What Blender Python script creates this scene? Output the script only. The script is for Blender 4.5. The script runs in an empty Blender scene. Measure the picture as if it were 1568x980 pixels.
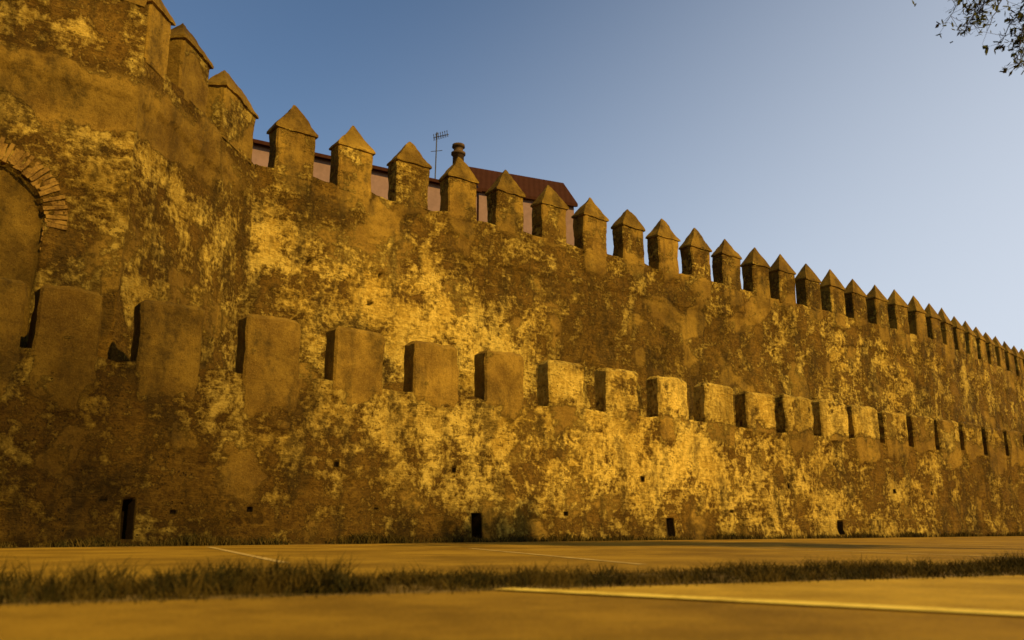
import bpy, math, random
from mathutils import Vector, noise
random.seed(7)
R=math.radians
scene=bpy.context.scene
# ------------------------------------------------------------ frame of the walls
AZ=R(52.1); AZ2=R(44.0)
dv=Vector((math.sin(AZ),math.cos(AZ),0)); nv=Vector((-math.cos(AZ),math.sin(AZ),0))
SB=43.0; BL=4.0
def path(s,D,off=0.0):
    """point on a wall line: s metres along, D metres from origin, off = towards the street"""
    if s<=SB: return nv*(D-off)+dv*s
    k=min(1.0,(s-SB)/BL); a=AZ+(AZ2-AZ)*k
    am=AZ+(AZ2-AZ)*k*0.5
    L=min(s-SB,BL)
    p=nv*D+dv*SB+Vector((math.sin(am),math.cos(am),0))*L
    if s>SB+BL: p+=Vector((math.sin(AZ2),math.cos(AZ2),0))*(s-SB-BL)
    return p-Vector((-math.cos(a),math.sin(a),0))*off
def heading(s):
    k=min(1.0,max(0.0,(s-SB)/BL)); return AZ+(AZ2-AZ)*k
def fr(p,sc,o=4):
    return noise.fractal(p*sc,1.0,2.0,o)
def sstep(a,b,x):
    t=max(0.0,min(1.0,(x-a)/(b-a))); return t*t*(3-2*t)
def gs(s,z,L):
    v=0
    for (s0,z0,a,b,amp) in L:
        e=((s-s0)/a)**2+((z-z0)/b)**2
        if e<9: v+=amp*math.exp(-e)
    return v
# ------------------------------------------------------------ mesh buffers
class Buf:
    def __init__(s): s.v=[];s.f=[];s.c=[]
    def patch(s,c00,c10,c11,c01,st,col,amp=0.0,sc=1.5,seed=0.0,zf=None):
        nu=max(1,int(max((c10-c00).length,(c11-c01).length)/st)); nw=max(1,int(max((c01-c00).length,(c11-c10).length)/st))
        b=len(s.v)
        for j in range(nw+1):
            t=j/nw
            for i in range(nu+1):
                u=i/nu
                p=(c00*(1-u)+c10*u)*(1-t)+(c01*(1-u)+c11*u)*t
                if amp:
                    q=p+Vector((seed,seed,0))
                    am=amp if zf is None else amp*(.12+.88*sstep(zf,zf+.45,p.z))
                    n=noise.noise_vector(q*sc)*am+noise.noise_vector(q*sc*4)*am*0.5
                    p=p+n
                s.v.append(p); s.c.append(col(p) if callable(col) else col)
        for j in range(nw):
            for i in range(nu):
                a=b+j*(nu+1)+i
                s.f.append((a,a+1,a+nu+2,a+nu+1))
    def obj(s,name,mat,parent=None,smooth=True):
        me=bpy.data.meshes.new(name); me.from_pydata([tuple(v) for v in s.v],[],s.f)
        if s.c:
            at=me.color_attributes.new("wall",'FLOAT_COLOR','POINT')
            fl=[]
            for c in s.c: fl+= [c[0],c[1],c[2],1.0]
            at.data.foreach_set("color",fl)
        me.polygons.foreach_set("use_smooth",[smooth]*len(me.polygons))
        me.materials.append(mat); me.update()
        o=bpy.data.objects.new(name,me); scene.collection.objects.link(o)
        if parent: o.parent=parent
        return o
def empty(name):
    o=bpy.data.objects.new(name,None); scene.collection.objects.link(o); return o
# ------------------------------------------------------------ materials
def newmat(name):
    m=bpy.data.materials.new(name); m.use_nodes=True
    nt=m.node_tree; nt.nodes.clear()
    out=nt.nodes.new('ShaderNodeOutputMaterial'); b=nt.nodes.new('ShaderNodeBsdfPrincipled')
    nt.links.new(b.outputs[0],out.inputs[0])
    b.inputs['Roughness'].default_value=0.95
    b.inputs['Specular IOR Level'].default_value=0.05
    return m,nt,b
class N:
    def __init__(s,nt):
        s.nt=nt; s.tc=nt.nodes.new('ShaderNodeTexCoord').outputs['Object']
    def L(s,a,b): s.nt.links.new(a,b)
    def _in(s,sock,v):
        if isinstance(v,bpy.types.NodeSocket): s.L(v,sock)
        else: sock.default_value=v
    def map(s,scale,loc=(0,0,0)):
        m=s.nt.nodes.new('ShaderNodeMapping'); s.L(s.tc,m.inputs[0]); m.inputs['Scale'].default_value=scale; m.inputs['Location'].default_value=loc; return m.outputs[0]
    def noise(s,scale,det=6,rough=.6,vec=None,dist=0):
        n=s.nt.nodes.new('ShaderNodeTexNoise'); s.L(vec or s.tc,n.inputs['Vector'])
        n.inputs['Scale'].default_value=scale;n.inputs['Detail'].default_value=det;n.inputs['Roughness'].default_value=rough;n.inputs['Distortion'].default_value=dist
        return n.outputs['Fac']
    def vor(s,scale,vec=None,feat='F1',out='Distance'):
        n=s.nt.nodes.new('ShaderNodeTexVoronoi'); n.feature=feat; s.L(vec or s.tc,n.inputs['Vector']); n.inputs['Scale'].default_value=scale
        return n.outputs[out]
    def m(s,op,a,b=0.0,c=0.0):
        n=s.nt.nodes.new('ShaderNodeMath'); n.operation=op
        s._in(n.inputs[0],a); s._in(n.inputs[1],b); s._in(n.inputs[2],c); return n.outputs[0]
    def ss(s,x,a,b,lo=0.0,hi=1.0):
        n=s.nt.nodes.new('ShaderNodeMapRange'); n.interpolation_type='SMOOTHSTEP'
        s._in(n.inputs[0],x); n.inputs[1].default_value=a;n.inputs[2].default_value=b;n.inputs[3].default_value=lo;n.inputs[4].default_value=hi; return n.outputs[0]
    def mix(s,f,a,b,mode='MIX'):
        n=s.nt.nodes.new('ShaderNodeMix'); n.data_type='RGBA'; n.blend_type=mode
        s._in(n.inputs[0],f)
        for i,v in ((6,a),(7,b)):
            if isinstance(v,bpy.types.NodeSocket): s.L(v,n.inputs[i])
            else: n.inputs[i].default_value=(v[0],v[1],v[2],1)
        return n.outputs[2]
    def bump(s,h,st,dist,prev=None):
        n=s.nt.nodes.new('ShaderNodeBump'); s.L(h,n.inputs['Height']); n.inputs['Strength'].default_value=st;n.inputs['Distance'].default_value=dist
        if prev: s.L(prev,n.inputs['Normal'])
        return n.outputs[0]
def wall_mat():
    m,nt,b=newmat("weathered_rammed_earth"); g=N(nt)
    at=nt.nodes.new('ShaderNodeAttribute'); at.attribute_name="wall"
    sp=nt.nodes.new('ShaderNodeSeparateColor'); g.L(at.outputs['Color'],sp.inputs[0])
    br,pl,tone=sp.outputs[0],sp.outputs[1],sp.outputs[2]
    big=g.noise(.5,4,.6); med=g.noise(1.3,9,.70,dist=.25); fin=g.noise(7.5,7,.75); grit=g.noise(42,3,.7)
    course=g.noise(1,5,.68,vec=g.map((1.8,1.8,10)))
    streak=g.noise(1,6,.62,vec=g.map((2.6,2.6,.38)))
    stain=g.noise(1,7,.64,vec=g.map((1.1,1.1,.60),(5,2,8)))
    pits=g.vor(12)
    def off(x,w,c=.5): return g.m('MULTIPLY',g.m('SUBTRACT',x,c),w)
    k=g.m('ADD',g.m('MULTIPLY',med,.66),g.m('MULTIPLY',fin,.36))
    k=g.m('ADD',k,off(br,.32)); k=g.m('ADD',k,off(course,.20)); k=g.m('ADD',k,off(streak,.14))
    flake=g.ss(k,.480,.580)
    core=g.mix(g.ss(g.m('ADD',g.m('MULTIPLY',med,.4),g.m('MULTIPLY',fin,.6)),.36,.62),(.135,.062,.006),(.41,.212,.019))
    core=g.mix(g.ss(course,.52,.62,0,.40),core,(.50,.27,.028))
    lime=g.mix(g.ss(g.m('ADD',fin,off(big,.7)),.34,.66),(.50,.280,.025),(.86,.545,.072))
    rub=g.mix(g.m('MULTIPLY',flake,.90),core,lime)
    pm=g.ss(g.noise(1.7,4,.6,vec=g.map((1,1,1),(7,7,7))),.42,.56)
    pit=g.m('MULTIPLY',g.m('MULTIPLY',g.ss(pits,.10,.28,1,0),g.ss(fin,.42,.54)),pm)
    rub=g.mix(g.m('MULTIPLY',pit,.8),rub,(.055,.026,.005))
    lip=g.m('MULTIPLY',g.ss(k,.455,.480,0,1),g.ss(k,.480,.505,1,0))
    rub=g.mix(g.m('MULTIPLY',lip,.60),rub,(.075,.036,.006))
    plc=g.mix(g.ss(g.m('ADD',g.m('MULTIPLY',big,.4),g.m('MULTIPLY',med,.6)),.36,.62),(.20,.100,.010),(.43,.235,.022))
    plc=g.mix(g.ss(grit,.52,.70,0,.40),plc,(.58,.36,.052))
    plc=g.mix(g.ss(grit,.46,.30,0,.5),plc,(.09,.048,.008))
    plc=g.mix(g.ss(fin,.50,.36,0,.45),plc,(.12,.060,.008))
    pk=g.ss(g.m('ADD',pl,off(k,-1.3)),.42,.56)
    col=g.mix(pk,rub,plc)
    st=g.ss(stain,.50,.63,0,.78)
    col=g.mix(g.m('MULTIPLY',st,g.ss(fin,.38,.62,1,.5)),col,(.095,.055,.009))
    col=g.mix(g.ss(streak,.54,.68,0,.5),col,(.10,.056,.008))
    tn=nt.nodes.new('ShaderNodeCombineColor')
    for i in range(3): g.L(tone,tn.inputs[i])
    col=g.mix(1.0,col,tn.outputs[0],'MULTIPLY')
    g.L(col,b.inputs['Base Color'])
    h=g.m('ADD',g.m('MULTIPLY',flake,.45),g.m('MULTIPLY',fin,1.3))
    h=g.m('ADD',h,g.m('MULTIPLY',course,1.0))
    h=g.m('SUBTRACT',h,g.m('MULTIPLY',pit,.9))
    h=g.m('SUBTRACT',h,g.m('MULTIPLY',lip,.3))
    hp=g.m('ADD',g.m('MULTIPLY',med,.6),g.m('MULTIPLY',fin,.55))
    mx=nt.nodes.new('ShaderNodeMix'); g.L(pk,mx.inputs[0]); g.L(h,mx.inputs[2]); g.L(hp,mx.inputs[3])
    b1=g.bump(mx.outputs[0],1.0,.11)
    b2=g.bump(grit,.6,.018,b1)
    g.L(b2,b.inputs['Normal'])
    return m
WALL=wall_mat()
def simple(name,c1,c2,sc,bst=.4,bd=.01,rough=.9,lo=.35,hi=.65,sc2=None):
    m,nt,b=newmat(name); g=N(nt)
    a=g.noise(sc,8,.65); f=g.noise(sc2 or sc*7,6,.7)
    col=g.mix(g.ss(g.m('ADD',g.m('MULTIPLY',a,.6),g.m('MULTIPLY',f,.4)),lo,hi),c1,c2)
    g.L(col,b.inputs['Base Color']); g.L(g.bump(f,bst,bd),b.inputs['Normal']); b.inputs['Roughness'].default_value=rough
    return m
# ------------------------------------------------------------ merlons
def merlon(buf,c,hd,w,t,z0,ze,za,style,cf,seed,st=.1,amp=.02,ov=.05):
    u=Vector((math.sin(hd),math.cos(hd),0)); n=Vector((-math.cos(hd),math.sin(hd),0)); Z=Vector((0,0,1))
    def P(a,b,z): return c+u*a+n*b+Z*z
    h=w/2; ch=.045
    q=[(-h,ch),(-h+ch,0),(h-ch,0),(h,ch),(h,t),(-h,t)]
    kk=dict(st=st,col=cf,amp=amp,sc=1.7,seed=seed,zf=z0+.03); m_=len(q)
    for i in range(m_):
        a=q[i];b2=q[(i+1)%m_]
        buf.patch(P(*a,z0),P(*b2,z0),P(*b2,ze),P(*a,ze),**kk)
    if style=='pyr' or style=='hip':
        q=[(-h,0),(h,0),(h,t),(-h,t)]
        e=[(-h-ov,-ov),(h+ov,-ov),(h+ov,t+ov),(-h-ov,t+ov)]
        for i in range(4):
            a,b2=e[i],e[(i+1)%4]; a0,b0=q[i],q[(i+1)%4]
            buf.patch(P(*a0,ze-.02),P(*b0,ze-.02),P(*b2,ze),P(*a,ze),**kk)
            buf.patch(P(*a,ze),P(*b2,ze),P(*b2,ze+.06),P(*a,ze+.06),**kk)
        r=0.03 if style=='pyr' else max(.03,h-.38)
        L1,R1=P(-r,t/2,za),P(r,t/2,za); z1=ze+.06
        buf.patch(P(*e[0],z1),P(*e[1],z1),R1,L1,**kk)
        buf.patch(P(*e[2],z1),P(*e[3],z1),L1,R1,**kk)
        buf.patch(P(*e[1],z1),P(*e[2],z1),R1,R1,**kk)
        buf.patch(P(*e[3],z1),P(*e[0],z1),L1,L1,**kk)
    else:
        i_=.09
        e=[(-h+i_,ch+.05),(-h+i_+.02,i_),(h-i_-.02,i_),(h-i_,ch+.05),(h-i_,t-i_),(-h+i_,t-i_)]
        for i in range(m_):
            a,b2=e[i],e[(i+1)%m_]; a0,b0=q[i],q[(i+1)%m_]
            buf.patch(P(*a0,ze),P(*b0,ze),P(*b2,za),P(*a,za),**kk)
        buf.patch(P(*e[1],za),P(*e[2],za),P(*e[4],za),P(*e[5],za),**kk)
# ------------------------------------------------------------ generic wall face
def face_grid(buf,pf,S,Zs,offf,colf,thick):
    b=len(buf.v); ns=len(S)
    for z in Zs:
        for s in S:
            base=pf(s,0); q=Vector((base.x,base.y,z))
            o=offf(s,z,q)
            p=pf(s,o); buf.v.append(Vector((p.x,p.y,z if z<Zs[-1] else z+fr(q,1.3)*.09))); buf.c.append(colf(s,z,q))
    for s in S:
        p=pf(s,-thick); q=Vector((p.x,p.y,Zs[-1]))
        buf.v.append(Vector((p.x,p.y,Zs[-1]+fr(q,1.3)*.06))); buf.c.append((.4,.3,.8))
    for s in S:
        p=pf(s,-thick); buf.v.append(Vector((p.x,p.y,0))); buf.c.append((.4,.3,.8))
    for j in range(len(Zs)+1):
        for i in range(ns-1):
            a=b+j*ns+i; buf.f.append((a,a+1,a+ns+1,a+ns))
def slist(a,b,f,extra=()):
    L=[];s=a
    while s<b: L.append(s); s+=f(s)
    L.append(b)
    for e in extra: L=[x for x in L if not(e[0]-.02<x<e[1]+.02)]
    for e in extra: L+=[e[0]-.004,e[0],(e[0]+e[1])/2,e[1],e[1]+.004]
    return sorted(set(L))
# ============================================================ BARBICAN (low outer wall)
D1=16.6; ZC1=3.28
slits=[(4.28,4.47,.12,.80),(11.84,12.08,.10,.64),(18.28,18.56,.10,.57),(26.4,26.68,.12,.56)]
holes=[(6.55,6.64,.62,.70),(5.1,5.2,.55,.63),(3.9,4.0,.74,.82),(9.3,9.39,.7,.77),(14.6,14.7,.62,.70),(21.0,21.1,.75,.83)]
for i in range(9): 
    s=8+i*3.1+random.random()
    if all(abs(s-q_[0])>.4 for q_ in slits+holes): holes.append((s,s+.09,1.55,1.64))
allh=slits+holes
lm=[(-5.6,1.2),(-3.6,1.2),(-1.6,1.2),(1.55,1.7),(3.05,1.04)]
for k in range(52):
    x=4.27+1.97*k; w=1.18+.44*sstep(13,28,x); lm.append((x+w/2,w))
MER=[]
for i,(sc_,w) in enumerate(lm):
    rr=random.random
    MER.append((sc_+(rr()-.5)*.08,w*(1+(rr()-.5)*.08),[.1,.3,.6,.2,.45,.15,.05][int(rr()*7)],4.38+(rr()-.5)*.09,.86+(rr()-.5)*.24))
def mercol(s,z,q,ML,ZC,pitch,ref):
    """how far the merlon's render runs down over the wall below it -> (mask, merlon tone)"""
    i0=int((s-ref)/pitch)
    best=0; tmb=1
    for i in range(max(0,i0-3),min(len(ML),i0+5)):
        m=ML[i]; x=abs(s-m[0])-m[1]/2
        if x<.25:
            n=fr(q,1.6,4)*.35
            a=sstep(.05,-.09,x+n*.3)*sstep(ZC-m[2]-.30,ZC-m[2]+.10,z+n*1.1)
            if z>ZC-.14: a=max(a,sstep(.03,-.03,x))
            if a>best: best=a; tmb=m[4]
    return best,tmb
S1=slist(-8,110,lambda s:.06+.0022*max(0,s),[(a,b) for a,b,_,_ in allh])
Z1=sorted(set([i*.065 for i in range(0,51)]+[.12,.80,.10,.57,.64,.62,.70,1.55,1.64,ZC1]))
Z1=[z for z in Z1 if z<=ZC1]
def mc1(s,z,q): return mercol(s,z,q,MER,ZC1,1.97,-5.6+3.0) if z>2.2 else (0,1)
def off1(s,z,q):
    for a,b,c,d in allh:
        if a-.001<=s<=b+.001 and c-.001<=z<=d+.001: return -.48 if d-c>.3 else -.14
    o=fr(q,.45,3)*.06-.045+fr(q,2.3,5)*.036
    o+=-.035*sstep(.05,.25,fr(q+Vector((9,3,5)),1.1,4))
    if s>21.5 and z<.60+.03*fr(q,1.5): o+=.07
    if z<.3: o+=.05*(1-z/.3)
    m,_=mc1(s,z,q)
    if m>0: o=o*(1-m)+(.006+fr(q,1.2,3)*.004)*m
    return o
def tone1(s,z,q):
    t=.84+.15*fr(q,.35,3)+gs(s,z,[(16.3,2.5,5.6,2.4,.30),(10,2.6,2.6,1.4,.08),(24,2.6,6,2,.10),(2.5,1.2,5.5,3.6,-.50),(1,3.2,3.5,2,-.12),(48,1.5,13,3,-.22),(12,.3,9,.6,-.12),(8.8,1.0,3,1.2,-.14)])  # negative gaussians at the left paint that end's shade into the wall colour
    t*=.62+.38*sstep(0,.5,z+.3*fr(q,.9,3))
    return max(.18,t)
def br1(s,z,q):
    return .45+.19*fr(q,.5,3)+gs(s,z,[(16.3,2.6,4.6,1.5,.30),(9.6,2.6,3,1.0,.20),(22,2,5,2,.14),(4,2.7,3,.6,.1),(4,1,4,1.6,-.08),(30,1.4,9,2,.04)])
def col1(s,z,q):
    pl=.18+.34*sstep(.1,.45,fr(q+Vector((31,7,2)),.8,3))
    pl+=gs(s+.25*fr(q,1.2,3),z,[(6.45,1.5,.42,.95,.5)])
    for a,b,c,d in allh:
        if a-.006<s<b+.006 and c-.001<z<d+.001: return (.1,.9,.03)  # slit and hole insides painted almost black to stand for their shade
    m,tm=mc1(s,z,q)
    right=sstep(12.0,14.5,s)*(1-.5*sstep(26,36,s))
    pl=pl*(1-m)+(.80-.20*right)*m
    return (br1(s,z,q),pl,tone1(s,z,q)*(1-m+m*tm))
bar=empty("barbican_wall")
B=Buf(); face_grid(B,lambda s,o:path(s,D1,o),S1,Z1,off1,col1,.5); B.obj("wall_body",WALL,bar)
B=Buf()
for i,(sc_,w2,dr,ze,tm) in enumerate(MER):
    hd=heading(sc_); c=path(sc_,D1,.010)
    def cf(p,s_=sc_,tm=tm):
        z=p.z; k=sstep(ZC1-.05,ZC1+.35,z)
        right=sstep(12.0,14.5,s_)*(1-.5*sstep(26,36,s_))
        pl=(.80-.20*right)*(1-k)+(.78-.42*right+.30*fr(p,1.1,3))*k
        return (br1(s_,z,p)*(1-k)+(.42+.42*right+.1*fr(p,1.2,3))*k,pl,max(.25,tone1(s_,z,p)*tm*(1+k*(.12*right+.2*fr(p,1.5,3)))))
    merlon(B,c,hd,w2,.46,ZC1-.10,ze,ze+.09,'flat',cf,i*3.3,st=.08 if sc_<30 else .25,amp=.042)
B.obj("merlons",WALL,bar)
# ============================================================ MAIN CITY WALL
D2=22.0; ZC2=10.05
cw=empty("city_wall")
put=[]
for r,z in enumerate((3.9,4.9,5.8,6.7,7.6)):
    for i in range(14):
        if random.random()<.45:
            s=9.5+i*2.4+random.random()*.6; put.append((s,s+.10,z,z+.10))
MER2=[]
for k in range(58):
    rr=random.random
    MER2.append((9.29+1.943*k+(rr()-.5)*.1,1.15*(1+(rr()-.5)*.08),.15+rr()*.75,11.33+(rr()-.5)*.07,.84+(rr()-.5)*.26))
S2=slist(8.2,125,lambda s:.075+.0022*max(0,s),[])
Z2=sorted(set([0,1,2]+[2.4+i*.08 for i in range(0,96)]+[ZC2])); Z2=[z for z in Z2 if z<=ZC2]
def mc2(s,z,q): return mercol(s,z,q,MER2,ZC2,1.943,9.29) if z>8.8 else (0,1)
def off2(s,z,q):
    o=fr(q,.30,3)*.10-.05+fr(q,1.9,5)*.045
    o+=-.055*sstep(.05,.22,fr(q+Vector((4,13,5)),.8,4))
    lim=8.75+.22*fr(Vector((s*.5,0,0)),1,3)
    if z>lim: o+=.05
    for a,b,c,d in put:
        if a<=s<=b and c<=z<=d: o-=.2
    m,_=mc2(s,z,q)
    if m>0: o=o*(1-m)+.036*m
    return o
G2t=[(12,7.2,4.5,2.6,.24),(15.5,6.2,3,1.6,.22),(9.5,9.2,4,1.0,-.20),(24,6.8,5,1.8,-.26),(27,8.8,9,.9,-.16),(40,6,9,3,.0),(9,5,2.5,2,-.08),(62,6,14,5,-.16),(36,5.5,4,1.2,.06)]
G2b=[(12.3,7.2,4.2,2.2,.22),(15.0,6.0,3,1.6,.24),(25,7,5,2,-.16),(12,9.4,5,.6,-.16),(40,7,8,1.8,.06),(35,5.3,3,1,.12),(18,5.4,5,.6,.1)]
def col2(s,z,q):
    pl=.18+.40*sstep(.05,.45,fr(q+Vector((31,7,2)),.55,3))+gs(s,z,[(14,9.6,7,.5,.12),(19.5,6.8,1.2,.8,.25),(26,6.6,1.2,1.0,.3),(11,5.9,.7,.6,.3)])
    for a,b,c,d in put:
        if a<=s<=b and c<=z<=d: return (.1,.9,.15)  # putlog holes darkened by colour too, standing in for shade inside
    m,tm=mc2(s,z,q); pl=pl*(1-m)+.62*m
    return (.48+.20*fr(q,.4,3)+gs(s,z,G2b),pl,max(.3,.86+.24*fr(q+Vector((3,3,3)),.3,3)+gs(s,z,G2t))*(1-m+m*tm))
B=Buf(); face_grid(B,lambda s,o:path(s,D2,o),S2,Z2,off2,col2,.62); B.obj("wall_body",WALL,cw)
B=Buf()
for k,(sc_,w2,dr,ze,tm) in enumerate(MER2):
    rr=random.random; hd=heading(sc_)+(rr()-.5)*.05
    c=path(sc_,D2,.04)
    def cf(p,s_=sc_,tm=tm):
        pl=.50+.38*fr(p,1.0,3)
        if p.z>11.36: return (.45,.95,.68*tm*(1+.3*fr(p,1.5,3)))
        return (.45+.15*fr(p,1.2,3),pl,max(.3,(1.02-.16*sstep(20,45,s_))*tm*(1+.2*fr(p,1.3,3))))
    merlon(B,c,hd,w2,.56,ZC2-.12,ze,12.24+(rr()-.5)*.14,'pyr',cf,k*2.1,st=.10 if sc_<30 else .3,amp=.045,ov=.045)
B.obj("merlons",WALL,cw)
B=Buf(); S=slist(-34,-5.8,lambda s:.4); face_grid(B,lambda s,o:path(s,D2,o),S,[0,2,4,6,8,ZC2],off2,lambda s,z,q:(.45,.4,.7),.62)
for k in range(14):
    merlon(B,path(-7.2-1.943*k,D2,.05),AZ,1.17,.56,ZC2-.4,11.33,12.28,'pyr',(.45,.7,.75),k,st=.3)
B.obj("wall_body_far_side",WALL,cw)
# ============================================================ OCTAGONAL TOWER
tw=empty("octagonal_wall_tower")
ZCT=10.0
def sd(s,D): return nv*D+dv*s
C=[(8.2,22.0),(4.1,17.9),(-1.7,17.9),(-5.8,22.0)]
def tface(a,b):
    A_,B_=sd(*a),sd(*b); L=(B_-A_).length; u=(B_-A_)/L; n=Vector((-u.y,u.x,0))
    mid=(A_+B_)/2; cen=sd(1.2,22.0)
    if n.dot(mid-cen)<0: n=-n
    return A_,u,n,L
arch_s=1.58; arch_z=5.95; RI=1.08; RO=1.54
def offT(front):
    def f(s,z,q):
        o=fr(q,.35,3)*.06-.04+fr(q,2.0,5)*.036-.04*sstep(.05,.22,fr(q+Vector((4,13,5)),.9,4))
        if z>9.0+.1*fr(q,.8): o+=.05
        if front:
            x=(4.1-s)-arch_s; r=math.hypot(x,z-arch_z)
            if (z>=arch_z and r<RI) or (z<arch_z and abs(x)<RI and z>2.5): o=-.22
        return o
    return f
def colT(front):
    def f(s,z,q):
        sw=(4.1-s) if front else 8.2-s*.707
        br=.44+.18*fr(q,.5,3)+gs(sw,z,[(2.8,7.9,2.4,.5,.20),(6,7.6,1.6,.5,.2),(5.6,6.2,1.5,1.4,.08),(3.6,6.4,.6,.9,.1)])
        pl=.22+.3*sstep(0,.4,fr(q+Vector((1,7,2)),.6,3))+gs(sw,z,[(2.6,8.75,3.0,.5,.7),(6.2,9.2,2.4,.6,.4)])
        tn=.68+.15*fr(q,.4,3)+gs(sw,z,[(2.8,7.9,2.6,.5,.18),(6.6,7.0,2,1.6,.18),(2.6,8.7,2.8,.5,-.26),(1.4,4.4,2.2,1.8,-.28),(3.2,10.2,1.0,.6,.40)])  # low base tone puts the tower's shade into its colour
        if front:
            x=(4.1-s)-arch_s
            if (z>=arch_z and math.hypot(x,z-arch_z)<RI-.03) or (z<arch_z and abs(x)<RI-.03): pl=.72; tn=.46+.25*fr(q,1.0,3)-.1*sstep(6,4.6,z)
        return (br,pl,max(.2,tn))
    return f
B=Buf()
for idx in range(3):
    A_,u,n,L=tface(C[idx],C[idx+1]); front=(idx==1)
    pf=lambda s,o,A_=A_,u=u,n=n:A_+u*s+n*o
    st=.07 if idx<2 else .3
    S=[i*L/int(L/st) for i in range(int(L/st)+1)]
    top=11.15 if front else ZCT
    Zs=sorted(set([0,1,2]+[2.4+i*.075 for i in range(118)]+[top])); Zs=[z for z in Zs if z<=top]
    if idx==2: Zs=[0,2,4,6,8,ZCT]
    fo=offT(front); fc=colT(front)
    def of(s,z,q,fo=fo,L=L):
        e=min(1,min(s,L-s)/.25); return fo(s,z,q)*e
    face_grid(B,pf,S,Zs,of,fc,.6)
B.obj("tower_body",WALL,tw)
B=Buf()
def tmer(idx,a,b,sty,tm,seed,z0=ZCT-.1,ze=11.30,za=11.95):
    A_,u,n,L=tface(C[idx],C[idx+1]); c=A_+u*((a+b)/2)+n*.015
    hd=math.atan2(-u.x,-u.y)
    def cf(p): 
        if p.z>ze+.03: return (.4,.95,.62*tm)
        return (.45+.2*fr(p,1.1,3),.58+.4*fr(p,1.0,3),.80*tm)
    merlon(B,c,hd,b-a,.56,z0,ze,za,sty,cf,seed,st=.1,amp=.042)
tmer(0,.25,2.1,'hip',.85,1); tmer(0,2.95,4.3,'hip',.75,5); tmer(0,4.85,5.72,'hip',1.0,9,za=12.0)
for j,(a,b) in enumerate(((.05,1.5),(2.3,3.7),(4.4,5.7))): tmer(1,a,b,'hip',.85,12+3*j,z0=11.1,ze=12.3,za=12.9)
tmer(2,.5,1.9,'hip',.85,22); tmer(2,2.6,4.0,'hip',.85,25)
B.obj("merlons",WALL,tw)
# brick arch
B=Buf(); A_,u,n,L=tface(C[1],C[2])
BR=simple("old_brick",(.08,.038,.006),(.30,.16,.022),3.5,.9,.03,lo=.36,hi=.62)
def brick(cx,cz,ang,w,l,d):
    ca,sa=math.cos(ang),math.sin(ang)
    def P(a,b,o):
        x=cx+ca*a-sa*b; z=cz+sa*a+ca*b
        return A_+u*(4.1-x)+n*o+Vector((0,0,z))
    w2,l2=w/2,l/2; o0,o1=-.1,d
    q=[(-l2,-w2),(l2,-w2),(l2,w2),(-l2,w2)]
    kk=dict(st=.08,col=(.5,.5,.7),amp=.020,sc=5)
    B.patch(P(*q[0],o1),P(*q[1],o1),P(*q[2],o1),P(*q[3],o1),**kk)
    for i in range(4):
        a,b2=q[i],q[(i+1)%4]; B.patch(P(*a,o0),P(*b2,o0),P(*b2,o1),P(*a,o1),**kk)
nb=46
for i in range(nb+1):
    a=math.pi*i/nb+random.uniform(-.010,.010); rm=(RI+RO)/2+random.uniform(-.03,.02)
    if random.random()<.05: continue
    brick(arch_s+math.cos(a)*rm,arch_z+math.sin(a)*rm,a,random.uniform(.065,.088),RO-RI-.02-random.random()*.10,-.03+random.uniform(-.03,.018))
z=arch_z-.1
while z>5.2:
    for sg in (1,-1):
        if random.random()<.3: continue
        ln=random.uniform(.22,.42)
        brick(arch_s+sg*(RI+ln/2),z,random.uniform(-.04,.04),random.uniform(.06,.08),ln,random.uniform(-.06,-.01))
    z-=.10
B.obj("brick_arch",BR,tw)
# ============================================================ BUILDINGS BEHIND
def solid(name,quads,mat,parent):
    v=[];f=[]
    for q in quads:
        b=len(v); v+= [tuple(p) for p in q]; f.append(tuple(range(b,b+len(q))))
    me=bpy.data.meshes.new(name); me.from_pydata(v,[],f); me.materials.append(mat)
    o=bpy.data.objects.new(name,me); scene.collection.objects.link(o); o.parent=parent; return o
PINK=simple("pink_render",(.20,.115,.065),(.27,.155,.09),.8,.2,.005)
def tiles():
    m,nt,b=newmat("clay_roof_tiles"); g=N(nt)
    w=nt.nodes.new('ShaderNodeTexWave'); g.L(g.map((1,1,1)),w.inputs[0]); w.inputs['Scale'].default_value=1.3; w.inputs['Distortion'].default_value=.6; w.bands_direction='X'
    c=g.mix(g.noise(3,6,.7),(.028,.009,.003),(.060,.020,.006)); g.L(c,b.inputs['Base Color'])
    g.L(g.bump(w.outputs['Fac'],.35,.05),b.inputs['Normal']); return m
TILE=tiles()
GLASS,_nt,_b=newmat("window_glass"); _b.inputs['Base Color'].default_value=(.03,.03,.035,1); _b.inputs['Roughness'].default_value=.1
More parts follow.
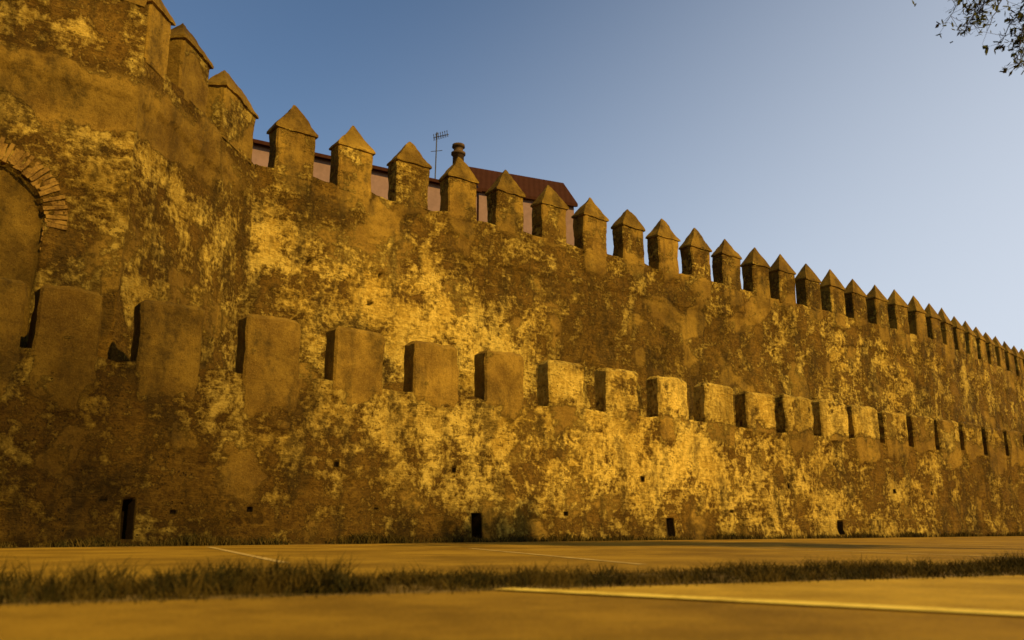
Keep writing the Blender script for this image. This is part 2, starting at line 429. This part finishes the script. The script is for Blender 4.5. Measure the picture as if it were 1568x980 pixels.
def house(name,p0,p1,dep,he,hr,ovh=.25):
    e=empty(name); p0=Vector((*p0,0));p1=Vector((*p1,0)); u=(p1-p0).normalized(); n=Vector((-u.y,u.x,0)); L=(p1-p0).length
    def P(a,b,z): return p0+u*a+n*b+Vector((0,0,z))
    solid("walls",[[P(0,0,0),P(L,0,0),P(L,0,he),P(0,0,he)],[P(L,0,0),P(L,dep,0),P(L,dep,he),P(L,dep/2,hr-.1),P(L,0,he)],[P(L,dep,0),P(0,dep,0),P(0,dep,he),P(L,dep,he)],[P(0,dep,0),P(0,0,0),P(0,0,he),P(0,dep/2,hr-.1),P(0,dep,he)]],PINK,e)
    o=ovh; k=(hr-he)/(dep/2); z0=he-k*o+.03
    solid("roof",[[P(-.1,-o,z0),P(L+.1,-o,z0),P(L+.1,dep/2,hr),P(-.1,dep/2,hr)],[P(-.1,dep+o,z0),P(L+.1,dep+o,z0),P(L+.1,dep/2,hr),P(-.1,dep/2,hr)],
      [P(-.1,-o,z0-.14),P(L+.1,-o,z0-.14),P(L+.1,-o,z0),P(-.1,-o,z0)],[P(-.1,-o,z0-.14),P(L+.1,-o,z0-.14),P(L+.1,.0,z0-.10),P(-.1,.0,z0-.10)],
      [P(L+.1,-o,z0-.14),P(L+.1,dep/2,hr-.14),P(L+.1,dep/2,hr),P(L+.1,-o,z0)]],TILE,e)
    q=[];a=1.0
    while a<L-1.5:
        for zz in (1.2,4.4,7.6,10.6):
            q.append([P(a,-.01,zz),P(a+1,-.01,zz),P(a+1,-.01,zz+1.5),P(a,-.01,zz+1.5)])
        a+=2.8
    solid("windows",q,GLASS,e)
    return e,P
h1,P1=house("pink_town_house",(-18.3,25.2),(-1.5,35.2),9,14.45,16.0)
h2,P2=house("tiled_roof_house",(-1.45,36.1),(2.85,38.0),2.4,15.0,16.35,.2)
def tube(buf,pts,rads,n=8):
    for i in range(len(pts)):
        p=Vector(pts[i]); d=(Vector(pts[min(i+1,len(pts)-1)])-Vector(pts[max(i-1,0)])).normalized()
        a=d.orthogonal().normalized(); b=d.cross(a)
        for k in range(n):
            t=2*math.pi*k/n; buf.v.append(p+(a*math.cos(t)+b*math.sin(t))*rads[i])
        if i:
            b0=len(buf.v)-2*n
            for k in range(n): buf.f.append((b0+k,b0+(k+1)%n,b0+n+(k+1)%n,b0+n+k))
CH=simple("chimney_clay",(.05,.03,.012),(.14,.08,.025),5)
B=Buf(); cx,cy=-2.35,35.6
tube(B,[(cx,cy,14),(cx,cy,16.2),(cx,cy,16.21),(cx,cy,16.3),(cx,cy,16.31),(cx,cy,16.55),(cx,cy,16.56),(cx,cy,16.68),(cx,cy,16.7)],[.25,.25,.32,.32,.21,.21,.29,.27,.01],14)
B.obj("chimney",CH,h1)
MET=simple("antenna_metal",(.05,.05,.05),(.10,.10,.10),8,rough=.5)
B=Buf(); ax,ay=-3.3,35
def rod(a,b,r=.018): tube(B,[a,b],[r,r],6)
rod((ax,ay,14),(ax+.05,ay,17.0),.028)
rod((ax-.1,ay,16.75),(ax+.55,ay+.1,16.95))
for i in range(7):
    x=ax-.08+i*.095; z=16.76+i*.03; rod((x,ay-.28,z),(x+.02,ay+.32,z),.011); rod((x,ay,z-.16),(x,ay,z+.16),.011)
rod((ax-.2,ay,16.1),(ax+.3,ay,16.15),.014)
B.obj("tv_antenna",MET,h1,smooth=False)
# ============================================================ GROUND
def sheet(name,pts,z,mat):
    me=bpy.data.meshes.new(name); me.from_pydata([(x,y,z) for x,y in pts],[],[tuple(range(len(pts)))]); me.materials.append(mat)
    o=bpy.data.objects.new(name,me); scene.collection.objects.link(o); return o
DIRT=simple("dry_earth",(.10,.055,.010),(.22,.13,.022),.8,.7,.02)
ASPH=simple("sandy_asphalt",(.20,.102,.006),(.40,.215,.014),.6,.6,.006,lo=.4,hi=.62,sc2=60)
ASPH2=simple("worn_pavement",(.18,.091,.005),(.37,.195,.012),.9,.6,.006,lo=.4,hi=.62,sc2=70)
APR=simple("worn_concrete",(.32,.175,.010),(.56,.32,.024),1.2,.6,.006,lo=.4,hi=.62,sc2=60)
PAINT=simple("worn_white_paint",(.34,.20,.03),(.60,.38,.09),3,.3,.003)
YEL=simple("worn_yellow_paint",(.50,.29,.02),(.88,.58,.07),4,.3,.003,lo=.38,hi=.55)
sheet("ground",[(-1500,-1500),(1500,-1500),(1500,1500),(-1500,1500)],0,DIRT)
g0=Vector((-2.03,3.64)); gd=Vector((math.sin(R(67)),math.cos(R(67)))); gn=Vector((-gd.y,gd.x))
def G(a,b): p=g0+gd*a+gn*b; return (p.x,p.y)
GW=1.25
wl=[path(s,D1,.75) for s in (110,60,47,43,-30)]
sheet("road",[G(-25,GW),G(75,GW)]+[(p.x,p.y) for p in wl],.004,ASPH)
sheet("pavement",[G(-40,0),G(-40,-14),G(60,-14),G(60,0)],.004,ASPH2)
sheet("concrete_apron",[(.0,4.49),(4.2,1.45),(9,-2.1),(40,-2),(40,21.2)],.008,APR)
def line(name,a,b,w,mat,z=.008):
    a=Vector(a);b=Vector(b);d=(b-a).normalized();n=Vector((-d.y,d.x))*w/2
    return sheet(name,[tuple(a-n),tuple(b-n),tuple(b+n),tuple(a+n)],z,mat)
line("parking_bay_line",(-4.96,14.8),(-2.0,8.0),.1,PAINT)
line("parking_bay_line",(-.64,13.8),(1.1,7.6),.1,PAINT)
line("parking_bay_line",(3.4,15.5),(5.4,9),.1,PAINT)
line("parking_bay_line",(7.6,18.0),(10,11),.1,PAINT)
line("yellow_edge_line",(-.05,4.53),(4.2,1.45),.16,YEL,.012)
# grass
def grassmat():
    m,nt,b=newmat("dry_grass"); g=N(nt)
    c=g.mix(g.ss(g.noise(3,4,.6),.4,.6),(.022,.017,.002),(.068,.040,.004)); c=g.mix(g.ss(g.noise(40,2,.5),.5,.7,0,.35),c,(.16,.092,.010))
    g.L(c,b.inputs['Base Color']); b.inputs['Roughness'].default_value=.8; return m
GR=grassmat()
def blade(V,F,x,y,h,w,lean,z=0):
    a=random.random()*6.283; ca,sa=math.cos(a)*w/2,math.sin(a)*w/2
    b=random.random()*6.283; lx,ly=math.cos(b)*lean*h,math.sin(b)*lean*h
    k=len(V)
    V+=[(x-ca,y-sa,z),(x+ca,y+sa,z),(x+ca*.8+lx*.4,y+sa*.8+ly*.4,z+h*.55),(x-ca*.8+lx*.4,y-sa*.8+ly*.4,z+h*.55),(x+lx,y+ly,z+h)]
    F+=[(k,k+1,k+2,k+3),(k+3,k+2,k+4)]
V=[];F=[]
for i in range(85000):
    a=-2.5+16.5*random.random(); b=random.random()*(GW+.15)-.15
    x,y=G(a,b); dn=noise.fractal(Vector((x*1.1,y*1.1,0)),1,2,3); d2=noise.fractal(Vector((x*5,y*5,9)),1,2,3)
    if random.random()>.74+dn*.9+d2*.5: continue
    if b<.15*(1+4*d2+2*dn): 
        if random.random()<.85: continue
    h=(.022+.055*random.random()**1.6)*(1+1.1*dn+.8*d2)
    blade(V,F,x,y,max(.010,h),random.uniform(.002,.007),random.uniform(.3,1.5))
for i in range(220):
    a=random.uniform(-1,12) if i>80 else random.uniform(-.2,1.6); b=random.uniform(.1,GW-.1); x,y=G(a,b)
    hh=random.uniform(.05,.11) if i>80 else random.uniform(.10,.20)
    for k in range(26): blade(V,F,x+random.gauss(0,.03),y+random.gauss(0,.03),hh*random.uniform(.4,1),random.uniform(.004,.012),random.uniform(.1,1.1))
me=bpy.data.meshes.new("grass_verge"); me.from_pydata(V,[],F); me.materials.append(GR); o=bpy.data.objects.new("grass_verge",me); scene.collection.objects.link(o)
V=[];F=[]
for i in range(24000):
    s=-4+random.random()**1.6*60; off=.02+random.random()**2*.45; p=path(s,D1,off)
    dn=noise.fractal(Vector((s*.6,0,3)),1,2,3)
    if random.random()>.5+dn: continue
    blade(V,F,p.x,p.y,(.05+.12*random.random())*(1+dn),random.uniform(.01,.025),random.uniform(.2,1))
me=bpy.data.meshes.new("weeds"); me.from_pydata(V,[],F); me.materials.append(GR); o=bpy.data.objects.new("weeds",me); scene.collection.objects.link(o)
# ============================================================ TREE (overhanging, trunk outside the picture to the right)
tr=empty("plane_tree")
BARK=simple("bark",(.03,.02,.012),(.09,.06,.035),3,.8,.02)
LEAF,nt,b=newmat("leaves"); g=N(nt); g.L(g.mix(g.noise(5,3,.6),(.025,.028,.005),(.075,.068,.012)),b.inputs['Base Color'])
BB=Buf(); leaves=[]
def limb(p,d,L,r,lv,droop=0.0):
    pts=[p];rs=[r]; n=6
    for i in range(n):
        d=(d+Vector((random.gauss(0,.13),random.gauss(0,.13),random.gauss(0,.10)-droop))).normalized()
        p=p+d*L/n; pts.append(p); rs.append(r*(1-.75*(i+1)/n))
        if lv<3 and i>=1:
            for k in range(2):
                nd=(d+Vector((random.gauss(0,.7),random.gauss(0,.7),random.gauss(0,.45)))).normalized()
                limb(p,nd,L*.52,rs[-1]*.6,lv+1,droop)
        if lv>=2: leaves.append(p)
    tube(BB,pts,rs,5 if lv>1 else 8)
bx,by=11.9,9.2
tube(BB,[(bx,by,-.1),(bx,by,.3),(bx-.1,by,2.5),(bx-.2,by,5.2),(bx-.1,by,7.2)],[.36,.27,.23,.19,.12],14)
for k in range(7):
    a=k*.9+.3
    limb(Vector((bx-.15,by,5.6+k*.2)),Vector((math.cos(a)*.9,math.sin(a)*.7,.6)).normalized(),2.7,.09,1)
def twig(pts,r0):
    pts=[Vector(q) for q in pts]; full=[]
    for i in range(len(pts)-1):
        for k in range(5):
            t=k/5; full.append(pts[i]*(1-t)+pts[i+1]*t+Vector([random.gauss(0,.012) for _ in range(3)]))
    full.append(pts[-1]); n=len(full)
    tube(BB,full,[max(.0022,r0*(1-.85*i/n)) for i in range(n)],5)
    return full
main=twig([(bx-.2,by,5.3),(9.3,9.3,6.6),(7.6,9.1,7.0),(6.2,9.0,6.75),(5.35,8.9,6.45)],.07)
vis=[]
def sprig(base,tip,r,dens):
    f=twig([base,(Vector(base)+Vector(tip))/2+Vector((random.gauss(0,.05),0,.04)),tip],r)
    for i,p in enumerate(f):
        if i<3: continue
        for k in range(dens):
            q=p+Vector((random.gauss(0,.085),random.gauss(0,.09),random.gauss(0,.075)))
            tube(BB,[p,q],[.0030,.0015],3); vis.append(q)
            vis.append(q+Vector((random.gauss(0,.035),random.gauss(0,.035),random.gauss(0,.035))))
sprig((6.2,9,6.75),(5.70,8.95,5.42),.014,8)
sprig((6.3,9,6.76),(5.84,9.1,5.50),.014,9)
sprig((6.2,9,6.75),(5.62,9.1,5.75),.014,6)
sprig((6.5,9,6.75),(5.78,9.1,5.70),.014,9)
sprig((5.9,9,6.65),(5.45,9.0,5.85),.012,2)
sprig((5.6,8.9,6.55),(5.18,8.95,5.82),.012,8)
sprig((5.5,8.9,6.5),(5.28,8.95,5.90),.010,8)
sprig((5.35,8.9,6.45),(5.0,8.9,5.98),.009,3)
sprig((5.35,8.9,6.45),(4.55,8.9,6.24),.008,1)
sprig((6.8,9,6.9),(6.2,9.2,5.65),.012,8)
BB.obj("trunk_and_limbs",BARK,tr)
V=[];F=[]
def leaf(c,sz):
    a=Vector([random.gauss(0,1) for _ in range(3)]).normalized(); b_=a.orthogonal().normalized(); 
    k=len(V); L_=a*sz; W=b_*sz*.45
    V.extend([tuple(c),tuple(c+L_*.5+W),tuple(c+L_),tuple(c+L_*.5-W)]); F.append((k,k+1,k+2,k+3))
for p in vis: leaf(p,random.uniform(.045,.09))
for p in leaves:
    for k in range(12): 
        q=p+Vector((random.gauss(0,.16),random.gauss(0,.16),random.gauss(0,.14)))
        leaf(q,random.uniform(.05,.10))
me=bpy.data.meshes.new("foliage"); me.from_pydata(V,[],F); me.materials.append(LEAF); o=bpy.data.objects.new("foliage",me); scene.collection.objects.link(o); o.parent=tr
# ============================================================ LIGHT
sun_az,sun_el=R(134),R(31)
w=bpy.data.worlds.new("World"); scene.world=w; w.use_nodes=True; nt=w.node_tree
bg=nt.nodes['Background']; sky=nt.nodes.new('ShaderNodeTexSky'); sky.sky_type='NISHITA'; sky.sun_disc=False
sky.sun_elevation=sun_el; sky.sun_rotation=sun_az; sky.air_density=1.15; sky.dust_density=.2; sky.ozone_density=3.5
# pale evening haze thickening towards the horizon on the bright (east) side
tc=nt.nodes.new('ShaderNodeTexCoord'); dp=nt.nodes.new('ShaderNodeVectorMath'); dp.operation='DOT_PRODUCT'
nt.links.new(tc.outputs['Generated'],dp.inputs[0]); dp.inputs[1].default_value=(1.0,0,-1.15)
mr=nt.nodes.new('ShaderNodeMapRange'); mr.interpolation_type='SMOOTHSTEP'; nt.links.new(dp.outputs['Value'],mr.inputs[0])
mr.inputs[1].default_value=-.85; mr.inputs[2].default_value=.50; mr.inputs[3].default_value=0; mr.inputs[4].default_value=.94
STR=.095
mx=nt.nodes.new('ShaderNodeMix'); mx.data_type='RGBA'; nt.links.new(mr.outputs[0],mx.inputs[0]); nt.links.new(sky.outputs[0],mx.inputs[6])
mx.inputs[7].default_value=(.70/STR,.76/STR,.86/STR,1)
nt.links.new(mx.outputs[2],bg.inputs[0]); bg.inputs[1].default_value=STR
l=bpy.data.lights.new("sun",'SUN'); l.energy=4.9; l.angle=R(.5); l.color=(1,.73,.32)
so=bpy.data.objects.new("sun",l); scene.collection.objects.link(so)
v=Vector((math.sin(sun_az)*math.cos(sun_el),math.cos(sun_az)*math.cos(sun_el),math.sin(sun_el)))
so.rotation_euler=v.to_track_quat('Z','Y').to_euler(); so.location=(20,-20,30)
# ============================================================ CAMERA
cam=bpy.data.cameras.new("camera"); co=bpy.data.objects.new("camera",cam); scene.collection.objects.link(co)
co.location=(0,0,.30); co.rotation_euler=(R(90+13.4),0,0); cam.sensor_width=36; cam.lens=30.77; cam.clip_start=.02; cam.clip_end=4000
cam.dof.use_dof=True; cam.dof.focus_distance=22; cam.dof.aperture_fstop=1.7
scene.camera=co
scene.view_settings.view_transform='Standard'; scene.view_settings.look='None'; scene.view_settings.exposure=0
